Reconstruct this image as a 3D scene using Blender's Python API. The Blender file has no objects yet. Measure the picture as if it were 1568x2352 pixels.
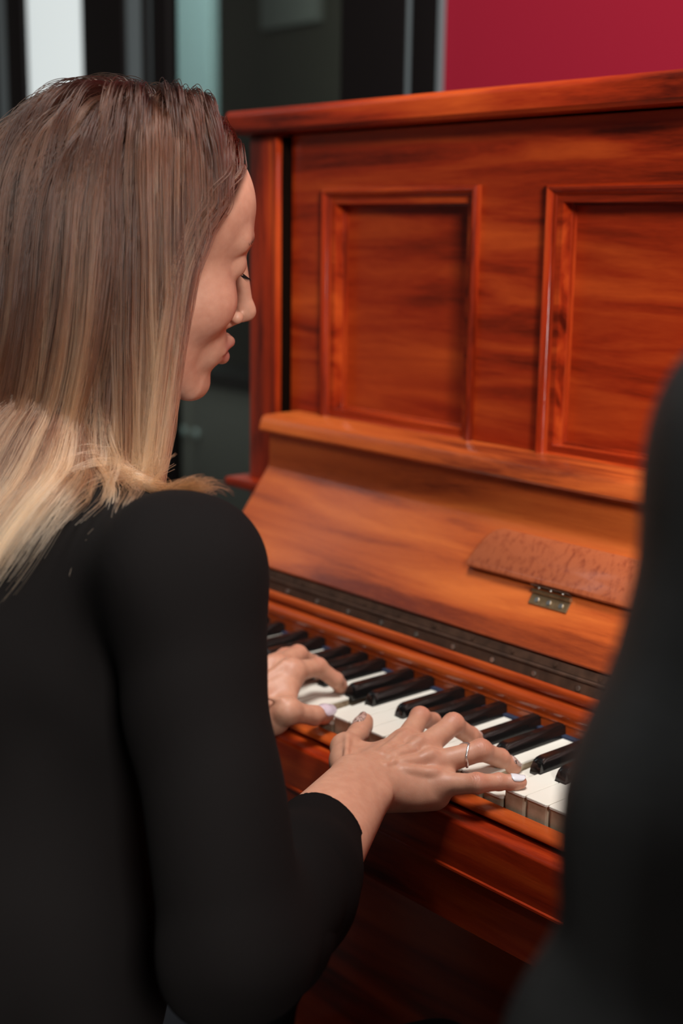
import bpy, bmesh, math, random
import numpy as np
from mathutils import Vector, Matrix

rng = np.random.default_rng(7)
random.seed(7)
S = bpy.context.scene
COL = S.collection
LIFT = 0.73            # the scripts's z = 0 is the top of the white keys; everything is lifted by this at the end
V3 = lambda *a: np.array(a, float)

# ------------------------------------------------------------------ camera
CAM = V3(0.868903, -0.766111, 0.436933)
YAW, PITCH, ROLL, FPX = 0.856202, 0.206300, 0.014022, 3084.76
fw = V3(-math.sin(YAW) * math.cos(PITCH), math.cos(YAW) * math.cos(PITCH), -math.sin(PITCH))
r0 = np.cross(fw, [0, 0, 1]); r0 /= np.linalg.norm(r0); u0 = np.cross(r0, fw)
cr = math.cos(ROLL) * r0 + math.sin(ROLL) * u0
cu = -math.sin(ROLL) * r0 + math.cos(ROLL) * u0
cd = bpy.data.cameras.new('camera'); cam = bpy.data.objects.new('camera', cd); COL.objects.link(cam)
cam.matrix_world = Matrix(((cr[0], cu[0], -fw[0], CAM[0]), (cr[1], cu[1], -fw[1], CAM[1]), (cr[2], cu[2], -fw[2], CAM[2]), (0, 0, 0, 1)))
cd.sensor_fit = 'VERTICAL'; cd.sensor_height = 36; cd.sensor_width = 24; cd.lens = FPX / 2352 * 36
cd.clip_start = 0.02
cd.dof.use_dof = True; cd.dof.focus_distance = 1.03; cd.dof.aperture_fstop = 4.2
S.camera = cam

# ------------------------------------------------------------------ world, lights, exposure
S.view_settings.view_transform = 'Standard'; S.view_settings.look = 'None'
S.view_settings.gamma = 1; S.view_settings.use_curve_mapping = False
S.view_settings.exposure = 0.0
W = bpy.data.worlds.new('world'); S.world = W; W.use_nodes = True
W.node_tree.nodes['Background'].inputs[0].default_value = (0.80, 0.92, 1.0, 1)
W.node_tree.nodes['Background'].inputs[1].default_value = 0.06

def area(name, loc, target, sx, sy, power, col):
    l = bpy.data.lights.new(name, 'AREA'); l.shape = 'RECTANGLE'; l.size = sx; l.size_y = sy
    l.energy = power; l.color = col
    o = bpy.data.objects.new(name, l); COL.objects.link(o); o.location = loc
    o.rotation_euler = (Vector(target) - Vector(loc)).to_track_quat('-Z', 'Y').to_euler()
    return o
area('window_light_behind', (2.8, -1.42, 1.62), (0.0, 0.0, 0.3), 0.7, 0.7, 162, (1.0, 0.97, 0.93))
area('ceiling_light', (0.45, -0.22, 2.5), (0.0, 0.0, 0.1), 0.8, 0.8, 68, (1.0, 0.97, 0.94))
area('window_light_side', (-2.32, -0.99, 1.83), (-0.16, 0.18, 0.12), 0.13, 1.1, 1.6, (0.90, 0.97, 1.0))
area('fill_light_beyond', (-3.0, 1.45, 1.75), (-3.55, 2.35, 0.3), 0.7, 0.7, 12, (0.92, 1.0, 0.98))  # added fill lamp without a fitting, brightens the column beyond the glass

# ------------------------------------------------------------------ object helpers
def tag(o, label=None, cat=None, group=None, kind=None):
    if label: o['label'] = label
    if cat: o['category'] = cat
    if group: o['group'] = group
    if kind: o['kind'] = kind
    return o
def empty(name, loc):
    o = bpy.data.objects.new(name, None); COL.objects.link(o); o.location = loc
    o.empty_display_size = 0.05
    return o
def abs_loc(o):
    v = Vector((0, 0, 0))
    while o is not None:
        v = v + o.location; o = o.parent
    return v
def link(name, me, mats, parent=None, smooth=False):
    """mesh coordinates are scene coordinates; a child is offset back by its parents' location"""
    o = bpy.data.objects.new(name, me); COL.objects.link(o)
    for m in (mats if isinstance(mats, (list, tuple)) else [mats]): me.materials.append(m)
    if parent is not None:
        o.parent = parent; o.location = -abs_loc(parent)
    if smooth: me.shade_smooth()
    return o
def recenter(o):
    """put a single mesh's origin at the bottom centre of its bounds"""
    n = len(o.data.vertices); a = np.empty(n * 3); o.data.vertices.foreach_get('co', a); a = a.reshape(-1, 3)
    c = V3((a[:, 0].min() + a[:, 0].max()) / 2, (a[:, 1].min() + a[:, 1].max()) / 2, a[:, 2].min())
    o.data.vertices.foreach_set('co', (a - c).ravel()); o.location = Vector(c) + o.location
def bm_obj(name, bm, mats, parent=None, smooth=False, sharp=None):
    me = bpy.data.meshes.new(name); bm.to_mesh(me); bm.free()
    o = link(name, me, mats, parent, smooth)
    if sharp is not None:
        me.shade_smooth(); me.set_sharp_from_angle(angle=math.radians(sharp))
    return o
def box_bm(lo, hi, bev=0.0, seg=2):
    bm = bmesh.new()
    bmesh.ops.create_cube(bm, size=1.0)
    c = [(a + b) / 2 for a, b in zip(lo, hi)]; s = [b - a for a, b in zip(lo, hi)]
    for v in bm.verts: v.co = Vector((c[0] + v.co.x * s[0], c[1] + v.co.y * s[1], c[2] + v.co.z * s[2]))
    if bev: bmesh.ops.bevel(bm, geom=list(bm.edges), offset=bev, segments=seg, profile=0.6, affect='EDGES')
    return bm
def box(name, lo, hi, mat, parent=None, bev=0.0, seg=2):
    return bm_obj(name, box_bm(lo, hi, bev, seg), mat, parent, sharp=35 if bev else None)
def extrude_x(name, prof, x0, x1, mat, parent=None, sharp=30):
    """closed (y, z) profile swept along x"""
    bm = bmesh.new(); n = len(prof)
    A = [bm.verts.new((x0, y, z)) for y, z in prof]; B = [bm.verts.new((x1, y, z)) for y, z in prof]
    for i in range(n): bm.faces.new((A[i], A[(i + 1) % n], B[(i + 1) % n], B[i]))
    bm.faces.new(A[::-1]); bm.faces.new(B)
    bmesh.ops.recalc_face_normals(bm, faces=bm.faces)
    return bm_obj(name, bm, mat, parent, sharp=sharp)
def mesh_obj(name, verts, faces, mats, parent=None, smooth=True):
    me = bpy.data.meshes.new(name); me.from_pydata([tuple(v) for v in verts], [], [tuple(f) for f in faces]); me.update()
    return link(name, me, mats, parent, smooth)
def arc(cx, cy, r, a0, a1, n):
    return [(cx + r * math.cos(math.radians(a0 + (a1 - a0) * i / n)), cy + r * math.sin(math.radians(a0 + (a1 - a0) * i / n))) for i in range(n + 1)]
def cyl_bm(c, axis, r, h, seg=16, bev=0.0):
    bm = bmesh.new()
    bmesh.ops.create_cone(bm, cap_ends=True, segments=seg, radius1=r, radius2=r, depth=h)
    if bev: bmesh.ops.bevel(bm, geom=[e for e in bm.edges if len(e.link_faces) == 2 and e.calc_face_angle(0) > 1], offset=bev, segments=2, affect='EDGES')
    q = Vector((0, 0, 1)).rotation_difference(Vector(axis))
    bmesh.ops.transform(bm, matrix=Matrix.Translation(c) @ q.to_matrix().to_4x4(), verts=bm.verts)
    return bm

# ------------------------------------------------------------------ materials
def nt(name):
    m = bpy.data.materials.new(name); m.use_nodes = True
    return m, m.node_tree.nodes, m.node_tree.links, m.node_tree.nodes['Principled BSDF']
def plain(name, col, rough=0.5, metal=0.0, coat=0.0, spec=0.5, noise=0.0, nscale=30.0, bump=0.0, bscale=200.0):
    m, N, L, B = nt(name)
    B.inputs['Base Color'].default_value = (*col, 1); B.inputs['Roughness'].default_value = rough
    B.inputs['Metallic'].default_value = metal; B.inputs['Coat Weight'].default_value = coat
    B.inputs['Specular IOR Level'].default_value = spec
    if noise or bump: tc = N.new('ShaderNodeTexCoord')
    if noise:
        t = N.new('ShaderNodeTexNoise'); t.inputs['Scale'].default_value = nscale; t.inputs['Detail'].default_value = 4
        L.new(tc.outputs['Object'], t.inputs['Vector'])
        r = N.new('ShaderNodeValToRGB')
        r.color_ramp.elements[0].position = 0.3; r.color_ramp.elements[1].position = 0.7
        r.color_ramp.elements[0].color = (*[c * (1 - noise) for c in col], 1); r.color_ramp.elements[1].color = (*[min(1, c * (1 + noise)) for c in col], 1)
        L.new(t.outputs['Fac'], r.inputs['Fac']); L.new(r.outputs['Color'], B.inputs['Base Color'])
    if bump:
        t = N.new('ShaderNodeTexNoise'); t.inputs['Scale'].default_value = bscale; t.inputs['Detail'].default_value = 3
        L.new(tc.outputs['Object'], t.inputs['Vector'])
        b = N.new('ShaderNodeBump'); b.inputs['Strength'].default_value = bump; b.inputs['Distance'].default_value = 0.001
        L.new(t.outputs['Fac'], b.inputs['Height']); L.new(b.outputs['Normal'], B.inputs['Normal'])
    return m
def wood(name, grain, dark, mid, light, rough=0.30, coat=0.14, band=1.0, seed=0.0, fine=1.0):
    """mahogany: ribbons and pores drawn out along the grain axis (0 x, 1 y, 2 z)"""
    m, N, L, B = nt(name)
    tc = N.new('ShaderNodeTexCoord')
    def mapped(sc_along, sc_across):
        mp = N.new('ShaderNodeMapping'); s = [sc_across] * 3; s[grain] = sc_along
        mp.inputs['Scale'].default_value = s; mp.inputs['Location'].default_value = (seed, seed * .7, seed * 1.3)
        L.new(tc.outputs['Object'], mp.inputs['Vector']); return mp
    n1 = N.new('ShaderNodeTexNoise'); n1.inputs['Scale'].default_value = 1; n1.inputs['Detail'].default_value = 5; n1.inputs['Roughness'].default_value = .55; n1.inputs['Distortion'].default_value = .5
    L.new(mapped(3.0 * band, 30 * band).outputs[0], n1.inputs['Vector'])
    n2 = N.new('ShaderNodeTexNoise'); n2.inputs['Scale'].default_value = 1; n2.inputs['Detail'].default_value = 4; n2.inputs['Roughness'].default_value = .7
    L.new(mapped(55, 620).outputs[0], n2.inputs['Vector'])
    n3 = N.new('ShaderNodeTexNoise'); n3.inputs['Scale'].default_value = 1; n3.inputs['Detail'].default_value = 3
    L.new(mapped(2.2, 5).outputs[0], n3.inputs['Vector'])
    a = N.new('ShaderNodeMath'); a.operation = 'MULTIPLY_ADD'; a.inputs[1].default_value = .16 * fine
    L.new(n2.outputs['Fac'], a.inputs[0]); L.new(n1.outputs['Fac'], a.inputs[2])
    a2 = N.new('ShaderNodeMath'); a2.operation = 'MULTIPLY_ADD'; a2.inputs[1].default_value = .30
    L.new(n3.outputs['Fac'], a2.inputs[0]); L.new(a.outputs[0], a2.inputs[2])
    r = N.new('ShaderNodeValToRGB'); e = r.color_ramp.elements
    e[0].position = .53; e[0].color = (*dark, 1); e[1].position = .92; e[1].color = (*light, 1)
    k = e.new(.70); k.color = (*mid, 1)
    L.new(a2.outputs[0], r.inputs['Fac']); L.new(r.outputs['Color'], B.inputs['Base Color'])
    B.inputs['Specular IOR Level'].default_value = .35; B.inputs['Roughness'].default_value = rough; B.inputs['Coat Weight'].default_value = coat; B.inputs['Coat Roughness'].default_value = .12
    b = N.new('ShaderNodeBump'); b.inputs['Strength'].default_value = .12; b.inputs['Distance'].default_value = .0006
    L.new(n2.outputs['Fac'], b.inputs['Height']); L.new(b.outputs['Normal'], B.inputs['Normal'])
    return m
MAHOG = dict(dark=(.055, .0038, .0011), mid=(.28, .0220, .0039), light=(.48, .066, .0098))
M = {}
M['wood_x'] = wood('mahogany_lengthwise', 0, **MAHOG)
M['wood_panel'] = wood('mahogany_panel', 0, **MAHOG, seed=3.1, band=.8)
M['wood_z'] = wood('mahogany_upright', 2, **MAHOG, seed=1.7)
M['wood_y'] = wood('mahogany_crosswise', 1, **MAHOG, seed=5.2)
M['wood_bead'] = wood('mahogany_polished_moulding', 0, **MAHOG, rough=.2, coat=.5, seed=4.4)
M['wood_bead_z'] = wood('mahogany_polished_moulding_upright', 2, **MAHOG, rough=.2, coat=.5, seed=4.9)
M['wood_rail'] = wood('mahogany_rails', 0, (.12, .011, .0026), (.31, .043, .0075), (.50, .092, .0150), rough=.25, coat=.3, seed=4.4)
M['wood_fall'] = wood('mahogany_fallboard', 0, (.15, .0220, .0070), (.41, .076, .015), (.60, .140, .027), rough=.26, coat=.1, seed=9.7, band=.95)
M['wood_flap'] = wood('mahogany_flap', 2, (.13, .026, .011), (.25, .052, .019), (.37, .092, .034), rough=.28, coat=.3, seed=2.2, band=5.5, fine=3.0)
M['wood_dark'] = wood('mahogany_dark', 0, (.020, .0030, .0012), (.052, .0075, .0026), (.105, .018, .0046), rough=.36, seed=6.0)
M['bronze'] = plain('hinge_bronze', (.062, .030, .018), .5, .25, noise=.35, nscale=90)
M['brass'] = plain('hinge_brass', (.34, .22, .115), .38, .85, noise=.3, nscale=160)
M['steel'] = plain('screw_steel', (.55, .52, .48), .28, 1.0)
M['ebony'] = plain('ebony_key', (.006, .0055, .0055), .16, coat=.3, bump=.05, bscale=900)
M['felt'] = plain('blue_felt', (.012, .022, .055), .95, bump=.5, bscale=1500)
M['dark'] = plain('gap_shade_black', (.006, .003, .002), 1.0, spec=.0)  # colour that paints shade into the gap beside the case
M['blackpaint'] = plain('black_frame_paint', (.0045, .003, .003), .6, spec=.15)
M['alu'] = plain('aluminium_strip', (.16, .19, .20), .45, .2)
M['red'] = plain('crimson_wall_paint', (.27, .0060, .022), .85, spec=.2, noise=.10, nscale=400, bump=.1, bscale=900)
M['plaster'] = plain('grey_plaster', (.20, .19, .18), .85, noise=.06, nscale=60)
M['olive'] = plain('olive_grey_wall', (.070, .063, .046), .8)
M['teal'] = plain('pale_teal_paint', (.40, .55, .58), .7)
M['floor'] = plain('grey_carpet', (.072, .066, .060), .9, noise=.25, nscale=260, bump=.5, bscale=700)
M['cabinet'] = plain('cabinet_dark_grey', (.030, .027, .024), .55)
M['knob'] = plain('pale_knob', (.42, .48, .48), .35)
M['fabric'] = plain('black_jacket_cloth', (.0029, .0021, .0020), .9, spec=.11, bump=.35, bscale=1800)
M['fabric'].node_tree.nodes['Principled BSDF'].inputs['Sheen Weight'].default_value = .0
M['fabric'].node_tree.nodes['Principled BSDF'].inputs['Sheen Roughness'].default_value = .4
M['leather'] = plain('black_leather', (.0085, .0090, .0090), .48, spec=.45, bump=.4, bscale=160)
M['denim'] = plain('dark_navy_denim', (.006, .008, .012), .85, noise=.4, nscale=900, bump=.5, bscale=1500)
M['shoe'] = plain('black_shoe_leather', (.012, .011, .011), .35)
M['silver'] = plain('polished_silver', (.86, .84, .82), .30, 1.0)
M['lash'] = plain('eyelash_black', (.006, .004, .004), .6)
M['brow'] = plain('eyebrow_brown', (.10, .055, .035), .7)
M['cushion'] = plain('bench_cushion_leatherette', (.014, .012, .012), .45, bump=.2, bscale=300)

def ivory_mats():
    m, N, L, B = nt('ivory_top'); B.inputs['Base Color'].default_value = (.74, .70, .60, 1); B.inputs['Roughness'].default_value = .22
    tc = N.new('ShaderNodeTexCoord'); t = N.new('ShaderNodeTexNoise'); t.inputs['Scale'].default_value = 25; L.new(tc.outputs['Object'], t.inputs['Vector'])
    r = N.new('ShaderNodeValToRGB'); r.color_ramp.elements[0].color = (.74, .70, .60, 1); r.color_ramp.elements[1].color = (.84, .82, .75, 1)
    L.new(t.outputs['Fac'], r.inputs['Fac']); L.new(r.outputs['Color'], B.inputs['Base Color'])
    m2, N, L, B = nt('stained_key_wood'); B.inputs['Roughness'].default_value = .6
    tc = N.new('ShaderNodeTexCoord'); t = N.new('ShaderNodeTexNoise'); t.inputs['Scale'].default_value = 42; t.inputs['Detail'].default_value = 8; t.inputs['Roughness'].default_value = .62
    L.new(tc.outputs['Object'], t.inputs['Vector'])
    r = N.new('ShaderNodeValToRGB'); e = r.color_ramp.elements
    e[0].position = .33; e[0].color = (.17, .095, .048, 1); e[1].position = .60; e[1].color = (.54, .44, .315, 1); k = e.new(.44); k.color = (.42, .32, .21, 1)
    L.new(t.outputs['Fac'], r.inputs['Fac']); L.new(r.outputs['Color'], B.inputs['Base Color'])
    return m, m2
M['ivory'], M['keywood'] = ivory_mats()

def skin_mat():
    m, N, L, B = nt('skin')
    at = N.new('ShaderNodeAttribute'); at.attribute_name = 'tint'
    tc = N.new('ShaderNodeTexCoord'); t = N.new('ShaderNodeTexNoise'); t.inputs['Scale'].default_value = 130; t.inputs['Detail'].default_value = 4
    L.new(tc.outputs['Object'], t.inputs['Vector'])
    mx = N.new('ShaderNodeMix'); mx.data_type = 'RGBA'; mx.blend_type = 'MULTIPLY'; mx.inputs[0].default_value = .5
    r = N.new('ShaderNodeValToRGB'); r.color_ramp.elements[0].position = .3; r.color_ramp.elements[0].color = (.78, .66, .62, 1); r.color_ramp.elements[1].position = .7; r.color_ramp.elements[1].color = (1, 1, 1, 1)
    L.new(t.outputs['Fac'], r.inputs['Fac'])
    L.new(at.outputs['Color'], mx.inputs[6]); L.new(r.outputs['Color'], mx.inputs[7]); L.new(mx.outputs[2], B.inputs['Base Color'])
    B.inputs['Roughness'].default_value = .48; B.inputs['Specular IOR Level'].default_value = .4
    B.inputs['Subsurface Weight'].default_value = .25; B.inputs['Subsurface Radius'].default_value = (1.0, .35, .2); B.inputs['Subsurface Scale'].default_value = .004
    v = N.new('ShaderNodeTexVoronoi'); v.inputs['Scale'].default_value = 900; L.new(tc.outputs['Object'], v.inputs['Vector'])
    b = N.new('ShaderNodeBump'); b.inputs['Strength'].default_value = .10; b.inputs['Distance'].default_value = .0004
    L.new(v.outputs['Distance'], b.inputs['Height']); L.new(b.outputs['Normal'], B.inputs['Normal'])
    return m
M['skin'] = skin_mat()

def hair_mat(name, roots, mids, tips):
    m = bpy.data.materials.new(name); m.use_nodes = True; N = m.node_tree.nodes; L = m.node_tree.links
    N.remove(N['Principled BSDF']); out = N['Material Output']
    h = N.new('ShaderNodeBsdfHairPrincipled'); h.parametrization = 'COLOR'
    h.inputs['Roughness'].default_value = .28; h.inputs['Radial Roughness'].default_value = .55; h.inputs['Coat'].default_value = .0; h.inputs['IOR'].default_value = 1.38 
    hi = N.new('ShaderNodeHairInfo')
    r = N.new('ShaderNodeValToRGB'); e = r.color_ramp.elements
    e[0].position = .0; e[0].color = (*roots, 1); e[1].position = 1.0; e[1].color = (*tips, 1); k = e.new(.45); k.color = (*mids, 1)
    at = N.new('ShaderNodeAttribute'); at.attribute_name = 'streak'
    a = N.new('ShaderNodeMath'); a.operation = 'MULTIPLY_ADD'; a.inputs[1].default_value = .72
    sub = N.new('ShaderNodeMath'); sub.operation = 'SUBTRACT'; sub.inputs[1].default_value = .5
    L.new(at.outputs['Fac'], sub.inputs[0]); L.new(sub.outputs[0], a.inputs[0]); L.new(hi.outputs['Intercept'], a.inputs[2])
    L.new(a.outputs[0], r.inputs['Fac']); L.new(r.outputs['Color'], h.inputs['Color']); L.new(h.outputs[0], out.inputs['Surface'])
    return m
M['hair'] = hair_mat('highlighted_brown_hair', (.022, .0085, .0050), (.078, .033, .018), (.48, .275, .155))
M['hair2'] = hair_mat('short_dark_hair', (.02, .014, .01), (.025, .016, .012), (.03, .02, .014))
def glass_mat():
    m = bpy.data.materials.new('partition_glass'); m.use_nodes = True; N = m.node_tree.nodes; L = m.node_tree.links
    N.remove(N['Principled BSDF']); out = N['Material Output']
    t = N.new('ShaderNodeBsdfTransparent'); t.inputs[0].default_value = (.88, .93, .90, 1)
    g = N.new('ShaderNodeBsdfGlossy'); g.inputs['Roughness'].default_value = .04
    lw = N.new('ShaderNodeLayerWeight'); lw.inputs[0].default_value = .5
    pw = N.new('ShaderNodeMath'); pw.operation = 'POWER'; pw.inputs[1].default_value = 4; L.new(lw.outputs['Facing'], pw.inputs[0])
    f = N.new('ShaderNodeMath'); f.operation = 'MULTIPLY_ADD'; f.inputs[1].default_value = .5; f.inputs[2].default_value = .03; L.new(pw.outputs[0], f.inputs[0])
    mx = N.new('ShaderNodeMixShader'); L.new(f.outputs[0], mx.inputs[0]); L.new(t.outputs[0], mx.inputs[1]); L.new(g.outputs[0], mx.inputs[2]); L.new(mx.outputs[0], out.inputs[0])
    return m
M['glass'] = glass_mat()
def glow(name, col, s):
    m, N, L, B = nt(name); B.inputs['Base Color'].default_value = (.6, .62, .62, 1); B.inputs['Emission Color'].default_value = (*col, 1); B.inputs['Emission Strength'].default_value = s; B.inputs['Roughness'].default_value = .3
    return m
M['lit'] = glow('daylit_window_glass', (.90, 1.0, 1.0), .50)

# ------------------------------------------------------------------ signed-distance modelling
class Prim:
    __slots__ = ('t', 'a', 'b', 'r1', 'r2', 'Q', 'rad', 'k', 'op')
def cone(a, b, r1, r2, k=.004, op='u'):
    p = Prim(); p.t = 0; p.a = np.asarray(a, float); p.b = np.asarray(b, float); p.r1 = r1; p.r2 = r2; p.k = k; p.op = op; return p
def ball(c, r, k=.004, op='u'): return cone(c, np.asarray(c, float) + V3(0, 0, 1e-5), r, r, k, op)
def ell(c, rad, Q=None, k=.004, op='u'):
    p = Prim(); p.t = 1; p.a = np.asarray(c, float); p.rad = np.asarray(rad, float); p.Q = np.eye(3) if Q is None else np.asarray(Q, float); p.k = k; p.op = op; return p   # Q columns = axes
def prim_d(p, X):
    if p.t == 0:
        ab = p.b - p.a; q = X - p.a
        t = np.clip(q @ ab / (ab @ ab), 0, 1)
        return np.linalg.norm(q - t[..., None] * ab, axis=-1) - (p.r1 + (p.r2 - p.r1) * t)
    q = (X - p.a) @ p.Q
    k0 = np.linalg.norm(q / p.rad, axis=-1); k1 = np.linalg.norm(q / p.rad ** 2, axis=-1)
    return k0 * (k0 - 1) / np.maximum(k1, 1e-9)
def comb(d, e, p):
    k = max(p.k, 1e-6)
    if p.op == 'u':
        h = np.maximum(k - np.abs(d - e), 0) / k; return np.minimum(d, e) - h * h * k * .25
    e = -e; h = np.maximum(k - np.abs(d - e), 0) / k; return np.maximum(d, e) + h * h * k * .25
def sdf(prims, X, far=.2):
    d = np.full(X.shape[:-1], far)
    big = X.ndim == 2 and len(X) > 3000
    for p in prims:
        if big:
            a, b = bounds(p); mg = p.k + .03
            i = np.flatnonzero(((X > a - mg) & (X < b + mg)).all(1))
            if len(i): d[i] = comb(d[i], prim_d(p, X[i]), p)
        else: d = comb(d, prim_d(p, X), p)
    return d
def bounds(p):
    if p.t == 0:
        r = max(p.r1, p.r2); return np.minimum(p.a, p.b) - r, np.maximum(p.a, p.b) + r
    e = np.sqrt(((p.Q * p.rad) ** 2).sum(1)); return p.a - e, p.a + e
def xform(prims, Rm, t, s=1.0):
    out = []
    for p in prims:
        n = Prim(); n.t = p.t; n.k = p.k * s; n.op = p.op; n.a = t + Rm @ p.a * s
        if p.t == 0: n.b = t + Rm @ p.b * s; n.r1 = p.r1 * s; n.r2 = p.r2 * s
        else: n.Q = Rm @ p.Q; n.rad = p.rad * s
        out.append(n)
    return out
def nets(prims, h, disp=None, iters=2):
    los, his = zip(*[bounds(p) for p in prims if p.op == 'u'])
    lo = np.min(los, 0) - 3 * h; hi = np.max(his, 0) + 3 * h
    n = np.ceil((hi - lo) / h).astype(int) + 1
    D = np.full(n, .2, np.float32)
    for p in prims:
        a, b = bounds(p); mar = p.k + 4 * h
        i0 = np.maximum(((a - mar - lo) / h).astype(int), 0); i1 = np.minimum(np.ceil((b + mar - lo) / h).astype(int) + 1, n)
        if (i1 <= i0).any(): continue
        sl = tuple(slice(i, j) for i, j in zip(i0, i1))
        ax = [lo[c] + h * np.arange(i0[c], i1[c]) for c in range(3)]
        X = np.stack(np.meshgrid(*ax, indexing='ij'), -1)
        D[sl] = comb(D[sl], prim_d(p, X), p)
    s = D < 0
    c8 = [s[i:n[0] - 1 + i, j:n[1] - 1 + j, k:n[2] - 1 + k] for i in (0, 1) for j in (0, 1) for k in (0, 1)]
    cnt = sum(c.astype(np.int8) for c in c8)
    act = np.argwhere((cnt > 0) & (cnt < 8))
    idm = np.full(n - 1, -1, np.int32); idm[tuple(act.T)] = np.arange(len(act))
    offs = np.array([(i, j, k) for i in (0, 1) for j in (0, 1) for k in (0, 1)])
    vals = np.stack([D[tuple((act + o).T)] for o in offs], 1)
    P = np.zeros((len(act), 3)); C = np.zeros(len(act))
    for a in range(8):
        for b in range(a + 1, 8):
            if np.abs(offs[a] - offs[b]).sum() != 1: continue
            va, vb = vals[:, a], vals[:, b]; m = (va < 0) != (vb < 0)
            t = np.where(m, va / np.where(va == vb, 1, va - vb), 0)[:, None]
            P += m[:, None] * (offs[a] + t * (offs[b] - offs[a])); C += m
    V = lo + h * (act + P / C[:, None])
    F = []
    for ax in range(3):
        sl0 = [slice(None)] * 3; sl1 = [slice(None)] * 3; sl0[ax] = slice(0, -1); sl1[ax] = slice(1, None)
        a, b = s[tuple(sl0)], s[tuple(sl1)]
        e = np.argwhere(a != b); u, v = [(1, 2), (2, 0), (0, 1)][ax]
        e = e[(e[:, u] > 0) & (e[:, v] > 0)]
        q = []
        for du, dv in ((-1, -1), (0, -1), (0, 0), (-1, 0)):
            c = e.copy(); c[:, u] += du; c[:, v] += dv; c = np.minimum(c, n - 2); q.append(idm[tuple(c.T)])
        q = np.stack(q, 1); fl = ~a[tuple(e.T)]; q[fl] = q[fl][:, ::-1]
        F.append(q[(q >= 0).all(1)])
    F = np.concatenate(F)
    for _ in range(iters):
        d = sdf(prims, V); g = grad(prims, V, h * .25)
        V = V - np.clip(d, -h, h)[:, None] * g
    if disp is not None:
        V = V + disp(V)[:, None] * grad(prims, V, h * .5)
    return V, F
def grad(prims, X, e):
    g = np.stack([sdf(prims, X + V3(*o)) - sdf(prims, X - V3(*o)) for o in ((e, 0, 0), (0, e, 0), (0, 0, e))], -1)
    return g / np.maximum(np.linalg.norm(g, axis=-1, keepdims=True), 1e-9)
def np_mesh(name, V, F, attrs=None):
    me = bpy.data.meshes.new(name)
    me.vertices.add(len(V)); me.vertices.foreach_set('co', np.asarray(V, np.float32).ravel())
    me.loops.add(F.size); me.loops.foreach_set('vertex_index', F.astype(np.int32).ravel())
    me.polygons.add(len(F)); me.polygons.foreach_set('loop_start', np.arange(0, F.size, 4, dtype=np.int32))
    if attrs is not None:
        ca = me.color_attributes.new('tint', 'FLOAT_COLOR', 'POINT')
        ca.data.foreach_set('color', np.concatenate([attrs, np.ones((len(V), 1))], 1).astype(np.float32).ravel())
    me.update(); me.validate(); me.shade_smooth()
    return me
def unit(v): v = np.asarray(v, float); return v / np.linalg.norm(v)
def sm(a, b, x): t = np.clip((x - a) / (b - a), 0, 1); return t * t * (3 - 2 * t)

# ------------------------------------------------------------------ the setting
FL = -LIFT
def struct(o, label, cat): return tag(o, label, cat, kind='structure')
struct(box('floor', (-6.5, -4.0, FL - .05), (4.0, 3.4, FL), M['floor']), 'grey carpeted floor running under the piano and beyond the glass', 'floor')
YB = 1.0
struct(box('wall_back', (-.906, YB, FL), (4.0, YB + .14, 2.0), M['red']), 'crimson painted wall behind the piano', 'wall')
struct(box('wall_left', (-3.72, -4.0, FL), (-3.60, YB, 2.0), M['plaster']), 'plain grey wall on the left of the room', 'wall')
struct(box('wall_right', (3.9, -4.0, FL), (4.0, YB, 2.0), M['plaster']), 'plain grey wall on the right of the room', 'wall')
struct(box('wall_front', (-3.72, -4.1, FL), (4.0, -4.0, 2.0), M['plaster']), 'plain grey wall behind the players', 'wall')
struct(box('wall_far', (-6.5, 3.2, FL), (-.8, 3.3, 2.0), M['olive']), 'olive grey wall far beyond the glass partition', 'wall')
struct(box('wall_side', (-.92, YB + .14, FL), (-.80, 3.2, 2.0), M['olive']), 'grey return wall beyond the glass partition', 'wall')
struct(box('column_far', (-4.10, 2.35, FL), (-3.53, 2.40, 2.0), M['teal'], bev=.01, seg=3), 'pale teal column standing beyond the glass partition', 'column')
# glazed partition: black posts, aluminium strips, clear pane, daylit pane
pt = empty('window_1', (-1.75, YB, FL)); struct(pt, 'black framed glass partition with a bright daylit pane beside the crimson wall', 'window')
def post(x0, x1, name='post', mat='blackpaint', y0=YB - .01, y1=YB + .02):
    return box(name, (x0, y0, FL), (x1, y1, 2.0), M[mat], pt, bev=.004)
post(-1.179, -.998); post(-.984, -.906); box('edge_strip', (-.999, YB - .006, FL), (-.983, YB + .012, 2.0), M['alu'], pt)
box('edge_strip', (-.912, YB - .0125, FL), (-.904, YB - .002, 2.0), M['alu'], pt)
post(-1.836, -1.771); post(-1.875, -1.858); post(-2.142, -1.955)
box('edge_strip', (-1.955, YB, FL), (-1.872, YB + .012, 2.0), M['alu'], pt)
box('edge_strip', (-1.862, YB, FL), (-1.834, YB + .012, 2.0), M['alu'], pt)
post(-2.533, -2.438); box('edge_strip', (-2.60, YB, FL), (-2.533, YB + .03, 2.0), M['alu'], pt); post(-3.6, -2.60)
box('pane', (-1.771, YB + .004, FL), (-1.179, YB + .010, 2.0), M['glass'], pt)
tag(box('pane', (-2.438, YB + .004, FL), (-2.142, YB + .010, 2.0), M['lit'], pt), 'bright daylit pane')
tag(box('notice_board', (-4.27, 3.16, 1.33), (-3.87, 3.20, 1.75), plain('pale_grey_board', (.30, .31, .28), .7), bev=.004), 'pale grey notice board high on the far wall beyond the glass', 'board')
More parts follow.
